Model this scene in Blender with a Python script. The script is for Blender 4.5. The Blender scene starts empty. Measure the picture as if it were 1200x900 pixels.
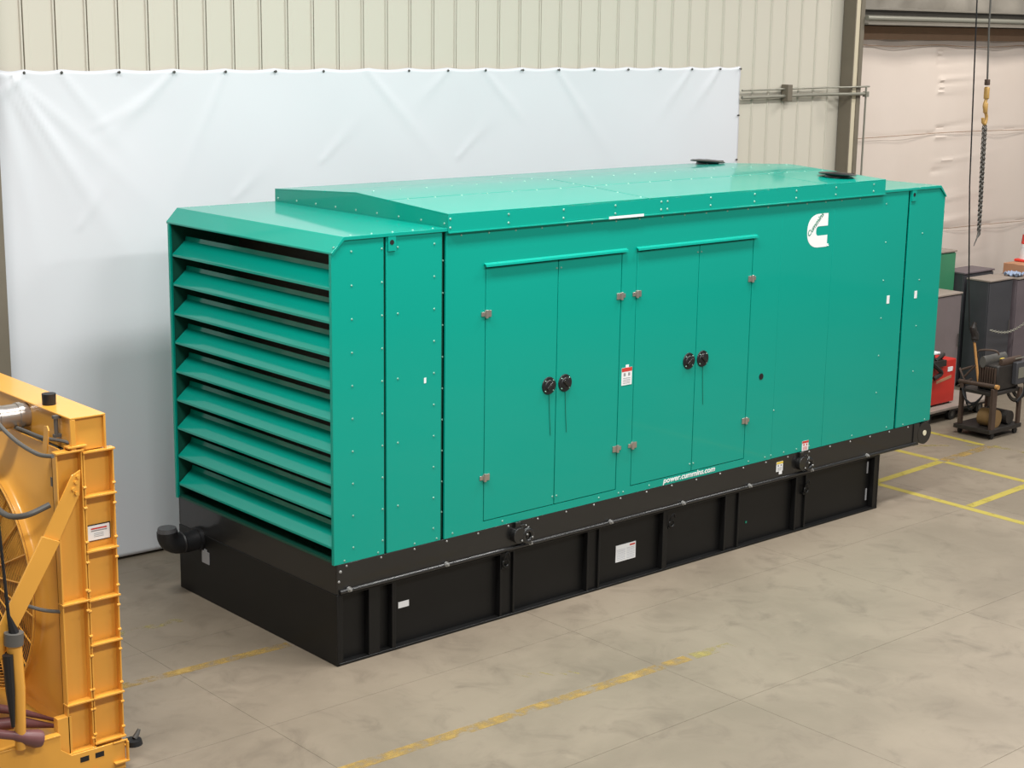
import bpy, bmesh, math, random
from mathutils import Vector, Matrix, Euler
random.seed(7)
SC = bpy.context.scene
COL = SC.collection
PI = math.pi
R = math.radians

# ------------------------------------------------------------------ camera
cam = bpy.data.cameras.new('camera')
cam.sensor_fit = 'HORIZONTAL'
cam.sensor_width = 36.0
cam.lens = 36.0 * 1894.96 / 1200.0
cam.clip_end = 200
cam_ob = bpy.data.objects.new('camera', cam)
cam_ob.location = (-6.97629, -10.00431, 4.97511)
cam_ob.rotation_euler = (R(77.72617), R(-0.8212), R(-41.19999))
COL.objects.link(cam_ob)
SC.camera = cam_ob

# ------------------------------------------------------------------ world, lights, exposure
world = bpy.data.worlds.new('hall_ambient')
SC.world = world
world.use_nodes = True
bg = world.node_tree.nodes['Background']
bg.inputs['Color'].default_value = (0.97, 0.985, 1.0, 1)
bg.inputs['Strength'].default_value = 0.22

def area(loc, size, power, color=(1, 0.985, 0.955), rot=(0, 0, 0)):
    l = bpy.data.lights.new('high_bay_lamp', 'AREA')
    l.shape = 'RECTANGLE'
    l.size, l.size_y = size
    l.energy = power
    l.color = color
    o = bpy.data.objects.new('high_bay_lamp', l)
    o.location = loc
    o.rotation_euler = rot
    COL.objects.link(o)
    return o

for lx in (-4.0, 1.5, 7.0, 12.5):
    for ly, lp in ((-7.6, 430), (-1.6, 430)):
        area((lx, ly, 8.6), (2.4, 0.9), lp * {-4.0: 1.15, 1.5: 1.0, 7.0: 0.85, 12.5: 0.5}[lx])
area((14.0, 0.6, 8.2), (2.4, 0.9), 260, (1, 0.95, 0.89))

vs = SC.view_settings
vs.view_transform = 'Standard'
vs.look = 'None'
vs.exposure = 0.0
vs.gamma = 1.0
vs.use_curve_mapping = False

# ------------------------------------------------------------------ materials
def srgb(r, g, b):
    f = lambda c: (c / 255) / 12.92 if c / 255 <= 0.04045 else ((c / 255 + 0.055) / 1.055) ** 2.4
    return (f(r), f(g), f(b), 1)

def mat(name, col, rough=0.5, metal=0.0, coat=0.0, var=0.06, scale=3.0, bump=0.0, bscale=60.0, col2=None, spec=0.5, rvar=0.0):
    m = bpy.data.materials.new(name)
    m.use_nodes = True
    nt = m.node_tree
    N, L = nt.nodes, nt.links
    b = N['Principled BSDF']
    b.inputs['Roughness'].default_value = rough
    b.inputs['Metallic'].default_value = metal
    b.inputs['Coat Weight'].default_value = coat
    b.inputs['Coat Roughness'].default_value = 0.06
    b.inputs['Specular IOR Level'].default_value = spec
    c = srgb(*col)
    tc = N.new('ShaderNodeTexCoord')
    nz = N.new('ShaderNodeTexNoise')
    nz.inputs['Scale'].default_value = scale
    nz.inputs['Detail'].default_value = 6
    L.new(tc.outputs['Object'], nz.inputs['Vector'])
    mx = N.new('ShaderNodeMix')
    mx.data_type = 'RGBA'
    a = tuple(max(0, v * (1 - var)) for v in c[:3]) + (1,)
    d = srgb(*col2) if col2 else tuple(min(1, v * (1 + var)) for v in c[:3]) + (1,)
    mx.inputs['A'].default_value = a
    mx.inputs['B'].default_value = d
    L.new(nz.outputs['Fac'], mx.inputs['Factor'])
    L.new(mx.outputs['Result'], b.inputs['Base Color'])
    if rvar:
        mr = N.new('ShaderNodeMapRange')
        mr.inputs['To Min'].default_value = rough - rvar
        mr.inputs['To Max'].default_value = rough + rvar
        L.new(nz.outputs['Fac'], mr.inputs['Value'])
        L.new(mr.outputs['Result'], b.inputs['Roughness'])
    if bump:
        n2 = N.new('ShaderNodeTexNoise')
        n2.inputs['Scale'].default_value = bscale
        L.new(tc.outputs['Object'], n2.inputs['Vector'])
        bp = N.new('ShaderNodeBump')
        bp.inputs['Strength'].default_value = bump
        bp.inputs['Distance'].default_value = 0.01
        L.new(n2.outputs['Fac'], bp.inputs['Height'])
        L.new(bp.outputs['Normal'], b.inputs['Normal'])
    return m

M = {}
M['green'] = mat('green_enamel', (0, 153, 135), 0.42, coat=0.6, var=0.03, scale=0.7, rvar=0.02, spec=0.1)
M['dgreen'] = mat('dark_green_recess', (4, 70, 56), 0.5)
M['streakgreen'] = mat('green_streak', (6, 104, 86), 0.6)
M['capgrey'] = mat('weathered_cap', (74, 74, 76), 0.5, var=0.3, scale=20)
M['pinpale'] = mat('pale_pin_end', (226, 218, 190), 0.4)
M['bolt'] = mat('grey_bolt', (150, 150, 148), 0.4, metal=0.4)
M['seamdark'] = mat('dark_seam_backing', (10, 52, 42), 0.7)
M['paleprint'] = mat('pale_print', (200, 203, 208), 0.5)
M['core'] = mat('radiator_core', (52, 50, 44), 0.6, scale=30)
M['black'] = mat('black_enamel', (19, 19, 19), 0.4, coat=0.4, var=0.2, scale=2)
M['tank'] = mat('black_tank_paint', (17, 17, 17), 0.42, coat=0.0, var=0.2, scale=2, spec=0.32)
M['rubber'] = mat('black_rubber', (22, 22, 24), 0.5)
M['zinc'] = mat('zinc_screw', (132, 176, 160), 0.4, metal=0.3)
M['steel'] = mat('stainless', (186, 178, 170), 0.28, metal=0.8)
M['galv'] = mat('galvanised_conduit', (138, 136, 124), 0.45, metal=0.3)
M['yellow'] = mat('yellow_enamel', (222, 160, 64), 0.3, coat=0.2, var=0.08, scale=3, rvar=0.04)
M['hose'] = mat('grey_hose', (88, 86, 82), 0.5)
M['tarp'] = mat('white_tarp_vinyl', (212, 214, 219), 0.45, var=0.02, scale=1.2, bump=0.05, bscale=14)
M['beige'] = mat('beige_curtain', (224, 212, 202), 0.7, var=0.05, scale=0.8, col2=(208, 194, 182), bump=0.06, bscale=20)
M['tan'] = mat('tan_curtain_header', (150, 122, 98), 0.8, var=0.15, scale=6)
M['wall'] = mat('cream_wall_sheet', (206, 200, 186), 0.4, var=0.03, scale=0.9, col2=(197, 192, 178))
M['rib'] = mat('wall_joint_dirt', (150, 143, 124), 0.6, var=0.15, scale=8)
M['wallback'] = mat('wall_shadow_gap', (96, 88, 74), 0.8)
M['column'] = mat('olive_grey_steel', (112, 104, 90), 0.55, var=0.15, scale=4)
M['columnp'] = mat('pale_flange_steel', (196, 186, 162), 0.55, var=0.1, scale=4)
M['beam'] = mat('grey_beam', (122, 116, 106), 0.5, var=0.15, scale=5)
M['foil'] = mat('insulation_vinyl', (140, 134, 124), 0.35, var=0.25, scale=4, bump=0.6, bscale=5)
M['white'] = mat('white_label', (236, 237, 238), 0.4, var=0.01)
M['logo'] = mat('white_vinyl_letter', (240, 240, 240), 0.4, var=0.01)
M['redp'] = mat('red_label_print', (205, 60, 50), 0.45)
M['greyp'] = mat('grey_label_print', (150, 150, 152), 0.5)
M['yelp'] = mat('yellow_label_print', (226, 196, 70), 0.5)
M['logogreen'] = mat('green_logo_letter', (20, 130, 105), 0.45)
M['red'] = mat('red_enamel', (196, 44, 34), 0.4, var=0.1)
M['cone'] = mat('cone_red_plastic', (226, 62, 50), 0.45)
M['card'] = mat('cardboard', (176, 128, 96), 0.8, var=0.08, scale=8)
M['cabdark'] = mat('dark_grey_cabinet', (66, 66, 70), 0.45, var=0.25, scale=3, rvar=0.08)
M['cabgrey'] = mat('grey_brown_cabinet', (118, 108, 108), 0.5, var=0.15, scale=3)
M['cabmauve'] = mat('mauve_grey_cabinet', (104, 94, 98), 0.5, var=0.2, scale=4)
M['cabtop'] = mat('pale_cabinet_top', (150, 138, 128), 0.6, var=0.15, scale=6)  # one paler grey-brown tone for cabinet tops and the dolly deck
M['cabgreen'] = mat('sage_green_cabinet', (62, 132, 96), 0.5, var=0.08)
M['oily'] = mat('oily_dark_iron', (44, 40, 37), 0.5, var=0.35, scale=9)
M['rust'] = mat('brown_rusty_steel', (74, 58, 48), 0.6, var=0.3, scale=9)
M['brass'] = mat('dull_brass_tank', (132, 104, 66), 0.4, var=0.25, scale=7)
M['wood'] = mat('wooden_handle', (190, 140, 80), 0.6, var=0.1, scale=6)
M['maroon'] = mat('maroon_pipe', (112, 72, 72), 0.4, var=0.15)
M['hookyellow'] = mat('worn_yellow_hook', (178, 142, 80), 0.5, var=0.2, scale=20)
M['ironchain'] = mat('grey_iron_chain', (96, 94, 90), 0.45, metal=0.4)
M['bluerag'] = mat('pale_blue_cloth', (150, 165, 190), 0.8, var=0.2, scale=10)
M['chalk'] = mat('chalk', (214, 204, 186), 0.9)

def concrete():
    m = bpy.data.materials.new('worn_concrete')
    m.use_nodes = True
    N, L = m.node_tree.nodes, m.node_tree.links
    b = N['Principled BSDF']
    geo = N.new('ShaderNodeNewGeometry')
    def noise(s, det, dist=0.0):
        n = N.new('ShaderNodeTexNoise')
        n.inputs['Scale'].default_value = s
        n.inputs['Detail'].default_value = det
        n.inputs['Roughness'].default_value = 0.62
        n.inputs['Distortion'].default_value = dist
        L.new(geo.outputs['Position'], n.inputs['Vector'])
        return n
    def mixc(fac, a, bb):
        x = N.new('ShaderNodeMix')
        x.data_type = 'RGBA'
        L.new(fac, x.inputs['Factor'])
        for k, v in (('A', a), ('B', bb)):
            if isinstance(v, tuple): x.inputs[k].default_value = v
            else: L.new(v, x.inputs[k])
        return x.outputs['Result']
    def ramp(src, lo, hi):
        r = N.new('ShaderNodeMapRange')
        r.interpolation_type = 'SMOOTHSTEP'
        r.inputs['From Min'].default_value = lo
        r.inputs['From Max'].default_value = hi
        L.new(src, r.inputs['Value'])
        return r.outputs['Result']
    n1 = noise(0.55, 8, 0.4)
    n2 = noise(2.6, 9, 0.8)
    n3 = noise(17, 6)
    n4 = noise(1.3, 7, 1.5)
    c = mixc(ramp(n1.outputs['Fac'], 0.34, 0.66), srgb(122, 111, 96), srgb(137, 125, 109))
    c = mixc(ramp(n2.outputs['Fac'], 0.48, 0.78), c, srgb(112, 101, 87))
    c = mixc(ramp(n4.outputs['Fac'], 0.62, 0.86), c, srgb(146, 134, 116))
    sp = ramp(n3.outputs['Fac'], 0.66, 0.8)
    c = mixc(sp, c, srgb(112, 101, 88))
    L.new(c, b.inputs['Base Color'])
    rr = N.new('ShaderNodeMapRange')
    rr.inputs['To Min'].default_value = 0.38
    rr.inputs['To Max'].default_value = 0.62
    L.new(n2.outputs['Fac'], rr.inputs['Value'])
    L.new(rr.outputs['Result'], b.inputs['Roughness'])
    bp = N.new('ShaderNodeBump')
    bp.inputs['Strength'].default_value = 0.08
    bp.inputs['Distance'].default_value = 0.01
    L.new(n3.outputs['Fac'], bp.inputs['Height'])
    L.new(bp.outputs['Normal'], b.inputs['Normal'])
    return m

def worn_paint(name, col, lo, hi):
    """floor paint worn through in patches (transparent where it has gone)"""
    m = bpy.data.materials.new(name)
    m.use_nodes = True
    N, L = m.node_tree.nodes, m.node_tree.links
    b = N['Principled BSDF']
    b.inputs['Base Color'].default_value = srgb(*col)
    b.inputs['Roughness'].default_value = 0.55
    geo = N.new('ShaderNodeNewGeometry')
    n = N.new('ShaderNodeTexNoise')
    n.inputs['Scale'].default_value = 4.5
    n.inputs['Detail'].default_value = 10
    n.inputs['Roughness'].default_value = 0.7
    L.new(geo.outputs['Position'], n.inputs['Vector'])
    r = N.new('ShaderNodeMapRange')
    r.interpolation_type = 'SMOOTHSTEP'
    r.inputs['From Min'].default_value = lo
    r.inputs['From Max'].default_value = hi
    r.inputs['To Max'].default_value = 0.85
    L.new(n.outputs['Fac'], r.inputs['Value'])
    L.new(r.outputs['Result'], b.inputs['Alpha'])
    return m

M['concrete'] = concrete()
M['joint'] = mat('dirty_joint', (98, 89, 78), 0.8, var=0.2)
M['lineY'] = worn_paint('yellow_floor_paint', (182, 165, 74), 0.2, 0.5)
M['lineW'] = worn_paint('worn_yellow_floor_paint', (176, 146, 82), 0.38, 0.68)
M['lineF'] = worn_paint('faded_yellow_floor_paint', (170, 156, 92), 0.45, 0.75)

# ------------------------------------------------------------------ helpers
WL = {}   # world location of every root, so that parts can be written in world coordinates

def tag(o, label=None, cat=None, group=None, kind=None):
    if label: o['label'] = label
    if cat: o['category'] = cat
    if group: o['group'] = group
    if kind: o['kind'] = kind
    return o

def thing(name, label, cat, loc=(0, 0, 0), group=None):
    o = bpy.data.objects.new(name, None)
    o.empty_display_size = 0.2
    o.location = loc
    COL.objects.link(o)
    WL[o.name] = Vector(loc)
    return tag(o, label, cat, group)

class MB:
    def __init__(s):
        s.v, s.f = [], []
    def add(s, vs, fs, mtx=None):
        k = len(s.v)
        s.v += [tuple(mtx @ Vector(p)) if mtx else tuple(p) for p in vs]
        s.f += [tuple(i + k for i in f) for f in fs]
        return s
    def box(s, x0, x1, y0, y1, z0, z1, mtx=None):
        vs = [(x, y, z) for x in (x0, x1) for y in (y0, y1) for z in (z0, z1)]
        return s.add(vs, [(0, 1, 3, 2), (4, 6, 7, 5), (0, 4, 5, 1), (2, 3, 7, 6), (0, 2, 6, 4), (1, 5, 7, 3)], mtx)
    def prism(s, pts, axis, d0, d1, mtx=None):
        """extrude a 2D outline along an axis; the outline's coordinates are the two other axes in order"""
        def P(a, d):
            return {'x': (d, a[0], a[1]), 'y': (a[0], d, a[1]), 'z': (a[0], a[1], d)}[axis]
        n = len(pts)
        vs = [P(a, d0) for a in pts] + [P(a, d1) for a in pts]
        fs = [tuple(range(n - 1, -1, -1)), tuple(range(n, 2 * n))]
        fs += [(i, (i + 1) % n, n + (i + 1) % n, n + i) for i in range(n)]
        return s.add(vs, fs, mtx)
    def tube(s, pts, r, n=10, caps=True):
        pts = [Vector(p) for p in pts]
        rs = r if isinstance(r, (list, tuple)) else [r] * len(pts)
        rings = []
        up = None
        for i, p in enumerate(pts):
            t = (pts[min(i + 1, len(pts) - 1)] - pts[max(i - 1, 0)]).normalized()
            if up is None:
                up = Vector((0, 0, 1)) if abs(t.z) < 0.9 else Vector((1, 0, 0))
            a = t.cross(up).normalized()
            b = a.cross(t).normalized()
            up = b
            rings.append([p + (a * math.cos(2 * PI * k / n) + b * math.sin(2 * PI * k / n)) * rs[i] for k in range(n)])
        k0 = len(s.v)
        for rg in rings: s.v += [tuple(q) for q in rg]
        for i in range(len(pts) - 1):
            for k in range(n):
                a0 = k0 + i * n + k; a1 = k0 + i * n + (k + 1) % n
                s.f.append((a0, a1, a1 + n, a0 + n))
        if caps:
            s.f.append(tuple(k0 + k for k in range(n - 1, -1, -1)))
            s.f.append(tuple(k0 + (len(pts) - 1) * n + k for k in range(n)))
        return s
    def cyl(s, p0, p1, r0, r1=None, n=20):
        return s.tube([p0, p1], [r0, r0 if r1 is None else r1], n)
    def ring(s, c, axis, Rr, r, n=24, m=6, arc=(0, 2 * PI)):
        full = abs(arc[1] - arc[0] - 2 * PI) < 1e-6
        k0 = len(s.v)
        cnt = n if full else n + 1
        for i in range(cnt):
            t = arc[0] + (arc[1] - arc[0]) * i / n
            for j in range(m):
                u = 2 * PI * j / m
                a, b, d = (Rr + r * math.cos(u)) * math.cos(t), (Rr + r * math.cos(u)) * math.sin(t), r * math.sin(u)
                o = {'x': (d, a, b), 'y': (a, d, b), 'z': (a, b, d)}[axis]
                s.v.append((c[0] + o[0], c[1] + o[1], c[2] + o[2]))
        for i in range(n):
            i2 = (i + 1) % cnt
            for j in range(m):
                j2 = (j + 1) % m
                s.f.append((k0 + i * m + j, k0 + i2 * m + j, k0 + i2 * m + j2, k0 + i * m + j2))
        return s
    def screw(s, x, y, z, nrm, r=0.009, h=0.006, n=7):
        nv = Vector(nrm).normalized()
        a = nv.orthogonal().normalized(); b = nv.cross(a)
        c = Vector((x, y, z))
        vs = [c + (a * math.cos(2 * PI * k / n) + b * math.sin(2 * PI * k / n)) * r for k in range(n)]
        vs += [c + nv * h + (a * math.cos(2 * PI * k / n) + b * math.sin(2 * PI * k / n)) * r * 0.6 for k in range(n)]
        fs = [(k, (k + 1) % n, n + (k + 1) % n, n + k) for k in range(n)] + [tuple(range(n, 2 * n))]
        return s.add(vs, fs)
    def build(s, name, m, parent=None, bevel=0.0, smooth=True, kind=None, label=None, origin=None, seg=2):
        me = bpy.data.meshes.new(name)
        off = Vector((0, 0, 0))
        if parent is not None: off = WL[parent.name]
        elif origin is not None: off = Vector(origin)
        me.from_pydata([tuple(Vector(p) - off) for p in s.v], [], s.f)
        bm = bmesh.new(); bm.from_mesh(me)
        bmesh.ops.recalc_face_normals(bm, faces=bm.faces)
        bm.to_mesh(me); bm.free()
        if smooth:
            me.polygons.foreach_set('use_smooth', [True] * len(me.polygons))
            me.set_sharp_from_angle(angle=R(35))
        me.materials.append(M[m])
        o = bpy.data.objects.new(name, me)
        COL.objects.link(o)
        if parent is not None: o.parent = parent
        elif origin is not None: o.location = origin
        WL[o.name] = off
        if bevel:
            b = o.modifiers.new('bevel', 'BEVEL')
            b.width = bevel; b.segments = seg; b.limit_method = 'ANGLE'
        if kind: o['kind'] = kind
        if label: o['label'] = label
        return o

def bx(name, m, b, parent=None, bevel=0.0, **k):
    return MB().box(*b).build(name, m, parent, bevel, **k)

def smooth_path(pts, n=6):
    P = [Vector(p) for p in pts]
    out = []
    for i in range(len(P) - 1):
        p0, p1, p2, p3 = P[max(i - 1, 0)], P[i], P[i + 1], P[min(i + 2, len(P) - 1)]
        for k in range(n):
            t = k / n
            out.append(0.5 * ((2 * p1) + (p2 - p0) * t + (2 * p0 - 5 * p1 + 4 * p2 - p3) * t * t + (3 * p1 - p0 - 3 * p2 + p3) * t ** 3))
    out.append(P[-1])
    return out

def text(name, body, m, parent, loc, width, height, rot, shear=0.0, bold=0.0, extrude=0.001):
    cu = bpy.data.curves.new(name, 'FONT')
    cu.body = body
    cu.shear = shear
    cu.offset = bold
    cu.extrude = extrude
    cu.resolution_u = 3
    cu.align_x = 'LEFT'
    tmp = bpy.data.objects.new(name, cu)
    COL.objects.link(tmp)
    bpy.context.view_layer.update()
    me = bpy.data.meshes.new_from_object(tmp.evaluated_get(bpy.context.evaluated_depsgraph_get()))
    bpy.data.objects.remove(tmp)
    xs = [v.co.x for v in me.vertices]; ys = [v.co.y for v in me.vertices]
    w, h = max(xs) - min(xs), max(ys) - min(ys)
    for v in me.vertices:
        v.co.x = (v.co.x - min(xs)) * width / w
        v.co.y = (v.co.y - min(ys)) * height / h
    me.transform(Matrix.Translation(Vector(loc) - WL[parent.name]) @ Euler(rot).to_matrix().to_4x4())
    me.materials.clear(); me.materials.append(M[m])
    o = bpy.data.objects.new(name, me)
    COL.objects.link(o)
    o.parent = parent
    WL[o.name] = WL[parent.name]
    return o

# ================================================================== SETTING
# ---- floor: dirty joint bed with separate concrete slabs cast on it
floor = bx('floor', 'joint', (-10.2, 20.3, -12, 5, -0.25, -0.008)); floor['kind'] = 'structure'
gx = [-10.2, -7.12, -4.07, -1.02, 2.03, 5.08, 8.13, 11.18, 14.2, 17.25, 20.3]
gy = [-12.0, -9.9, -8.05, -6.2, -4.33, -2.48, -0.61, 1.25, 3.12, 5.0]
for i in range(len(gx) - 1):
    for j in range(len(gy) - 1):
        g = 0.0014
        bx('slab', 'concrete', (gx[i] + g, gx[i + 1] - g, gy[j] + g, gy[j + 1] - g, -0.12, 0.0), floor, smooth=False)

def line(m, a, b, w):
    a, b = Vector(a), Vector(b)
    d = (b - a).normalized(); n = Vector((-d.y, d.x)) * w / 2
    pts = [a + n, a - n, b - n, b + n]
    MB().prism([(p.x, p.y) for p in pts], 'z', 0.0004, 0.0016).build('painted_line', m, floor, smooth=False)
line('lineY', (7.93, 0.62), (7.80, -4.5), 0.10)
line('lineY', (7.98, 0.64), (9.36, 0.71), 0.10)
line('lineW', (9.43, 0.72), (10.48, 0.76), 0.13)
line('lineY', (9.385, 2.2), (9.385, 0.77), 0.10)
line('lineY', (9.385, 0.66), (9.37, -0.47), 0.10)
line('lineY', (7.97, -0.60), (9.37, -0.52), 0.10)
line('lineW', (9.37, -0.57), (9.3, -4.0), 0.10)
line('lineY', (10.53, 2.2), (10.47, 0.84), 0.09)
line('lineF', (10.52, 0.75), (10.75, -1.6), 0.10)
line('lineF', (9.75, 1.36), (10.45, 0.85), 0.07)
line('lineW', (-1.7, 0.74), (0.0, 0.66), 0.10)
line('lineW', (-1.6, -1.52), (2.35, -1.64), 0.11)
line('lineF', (2.4, -1.64), (2.85, -1.68), 0.12)
line('lineF', (-1.7, 1.75), (-0.4, 1.72), 0.10)
chalk = MB()
for k in range(5):
    x = 1.02 + 0.09 * k
    chalk.prism([(x, -1.0 - 0.05 * k), (x + 0.016, -1.0 - 0.05 * k), (x + 0.06, -1.12 - 0.05 * k), (x + 0.044, -1.12 - 0.05 * k)], 'z', 0.0004, 0.0014)
chalk.build('chalk_scuff', 'lineF', floor, smooth=False, kind='stuff')

# ---- back wall: profiled steel sheets, one strip after the other
WY = 3.60
wall = bx('wall_back', 'wallback', (-9.5, 11.0, WY + 0.012, WY + 0.12, 0, 7.0)); wall['kind'] = 'structure'
ph, sp = -0.724, 0.3033
first = None
k0 = int((-9.3 - ph) / sp)
for k in range(k0, int((10.72 - ph) / sp) + 1):
    x = ph + k * sp
    if first is None:
        mb = MB()
        w = sp
        prof = [(0.022, 0.012), (0.022, -0.002), (0.03, -0.003), (0.07, -0.003), (0.074, 0.0), (w * 0.55, 0.0), (w - 0.02, 0.0), (w - 0.012, -0.016), (w + 0.002, -0.016), (w + 0.004, 0.012)]
        mb.prism([(a, WY + b) for a, b in prof], 'z', 0, 7.0)
        first = mb.build('wall_sheet', 'wall', wall, smooth=False)
        first.location = (x, 0, 0)
    else:
        c = first.copy(); COL.objects.link(c); c.location = (x, 0, 0)
# far bay wall behind the curtain, insulation above the beam
fw = bx('wall_far', 'wallback', (11.0, 20.3, 3.95, 4.05, 0, 7.0)); fw['kind'] = 'structure'
mb = MB()
nx, nz = 90, 14
for i in range(nx + 1):
    for j in range(nz + 1):
        x = 11.0 + 9.0 * i / nx; z = 5.2 + 1.8 * j / nz
        y = 3.74 + 0.05 * math.sin(x * 3.1 + z * 1.3) + 0.03 * math.sin(x * 9.0 + 2 * math.sin(z * 5)) + 0.025 * math.sin(z * 11 + x)
        mb.v.append((x, y, z))
for i in range(nx):
    for j in range(nz):
        a = i * (nz + 1) + j
        mb.f.append((a, a + nz + 1, a + nz + 2, a + 1))
o = mb.build('trim_1', 'foil'); o['kind'] = 'structure'

# ---- steel columns of the frame
def steel_column(x0, x1, label, mf='column'):
    t = thing('steel_column', label, 'column', ((x0 + x1) / 2, 3.42, 0))
    bx('flange', mf, (x0, x1, 3.27, 3.29, 0, 7), t, 0.003)
    bx('web', 'column', ((x0 + x1) / 2 - 0.008, (x0 + x1) / 2 + 0.008, 3.29, 3.57, 0, 7), t)
    bx('rear_flange', 'column', (x0, x1, 3.57, 3.585, 0, 7), t)
    bx('base_plate', 'column', (x0 - 0.04, x1 + 0.02, 3.22, 3.585, 0.0, 0.03), t)
    return t
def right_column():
    # the web's dark face shows on the left of the pale flange
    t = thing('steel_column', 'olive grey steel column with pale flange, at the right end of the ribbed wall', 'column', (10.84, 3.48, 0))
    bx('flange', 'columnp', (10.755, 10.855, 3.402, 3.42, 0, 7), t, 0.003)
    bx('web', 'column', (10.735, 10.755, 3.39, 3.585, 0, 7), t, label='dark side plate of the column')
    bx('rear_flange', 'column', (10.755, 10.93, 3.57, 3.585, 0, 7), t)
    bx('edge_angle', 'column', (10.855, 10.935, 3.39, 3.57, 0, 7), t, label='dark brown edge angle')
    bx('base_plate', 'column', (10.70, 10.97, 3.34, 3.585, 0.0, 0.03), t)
right_column()
steel_column(-1.46, -1.12, 'dark steel column at the left edge of the white tarp')

# ---- beam over the curtain
t = thing('steel_beam', 'grey horizontal steel beam above the beige curtains, top right', 'beam', (15, 3.45, 5.15))
bx('web', 'beam', (10.94, 20, 3.52, 3.54, 5.16, 5.34), t)
bx('lower_flange', 'beam', (10.94, 20, 3.33, 3.64, 5.14, 5.165), t, 0.003)
bx('upper_flange', 'beam', (10.94, 20, 3.42, 3.64, 5.335, 5.36), t, 0.003)
MB().tube([(10.94, 3.36, 5.225), (20, 3.36, 5.225)], 0.035, 12).build('conduit_pipe', 'galv', t)

# ---- beige curtains
def curtain(name, label, x0, x1, y, seed, wr_left=False, z1=5.10, tilt=0.0, group=None):
    rnd = random.Random(seed)
    mb = MB()
    nx, nz = 270, 150
    fs = [(rnd.uniform(0.6, 4.8), rnd.uniform(0.02, 0.07), rnd.choice([-1, 1, 1]) * rnd.uniform(0.014, 0.034), rnd.uniform(0.25, 0.9)) for _ in range(20)]
    for i in range(nx + 1):
        for j in range(nz + 1):
            u = i / nx
            x = x0 + (x1 - x0) * u
            z = 0.02 + (z1 - 0.02) * j / nz
            d = 0.02 * math.sin(x * 2.3 + seed) + 0.012 * math.sin(x * 5.1 + z * 1.1)
            d += 0.02 * math.exp(-((z - z1) / 0.25) ** 2) * math.sin(x * 7 + seed)
            ud = (x - 13.02 - 0.04 * math.sin(z * 9) - 0.02 * z) / 1.9
            if wr_left and 0 < ud < 1.2:
                for fz, sg, am, ln in fs:
                    zc = fz + (0.10 + 0.08 * math.sin(fz * 7)) * ud * ud + 0.05 * ud
                    d += am * math.exp(-((z - zc) / (sg * (0.4 + 1.2 * ud))) ** 2) * math.exp(-ud / (0.45 * ln)) * min(1, (1.2 - ud) * 3) * min(1, ud * 24)
            # seams
            for zs in (3.63, 2.22):
                d -= 0.012 * math.exp(-((z - zs - 0.01 * math.sin(x * 3)) / 0.018) ** 2)
            mb.v.append((x, y - d - tilt * u, z))
    for i in range(nx):
        for j in range(nz):
            a = i * (nz + 1) + j
            mb.f.append((a, a + nz + 1, a + nz + 2, a + 1))
    o = mb.build(name, 'beige', origin=((x0 + x1) / 2, y, 0))
    sol = o.modifiers.new('cloth', 'SOLIDIFY'); sol.thickness = 0.006
    tag(o, label, 'curtain', group)
    off = WL[o.name]
    hb = MB()
    hb.box(x0, x1, y - 0.058, y - 0.046, z1 - 0.15, z1 + 0.03)
    hb.build('header', 'tan', o, 0.004, label='rusty tan header strip')
    s = MB()
    s.tube([(x0 + 0.03 * k * (x1 - x0) / 0.9, y - 0.05, z1 - 0.21 - 0.03 * abs(math.sin(PI * k / 7.5))) for k in range(31)], 0.006, 6)
    s.build('seam', 'tan', o)
    for zs in (3.63, 2.22):
        s = MB()
        s.tube([(x0 + (x1 - x0) * k / 20, y - 0.055 - tilt * k / 20, zs + 0.012 * math.sin(x0 + k * 0.5)) for k in range(21)], 0.005, 5)
        s.build('seam', 'tan', o)
    return o
curtain('curtain', 'beige creased curtain hung under the steel beam, behind the hoist chain and the cabinets', 10.95, 19.5, 3.74, 2, True)

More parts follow.
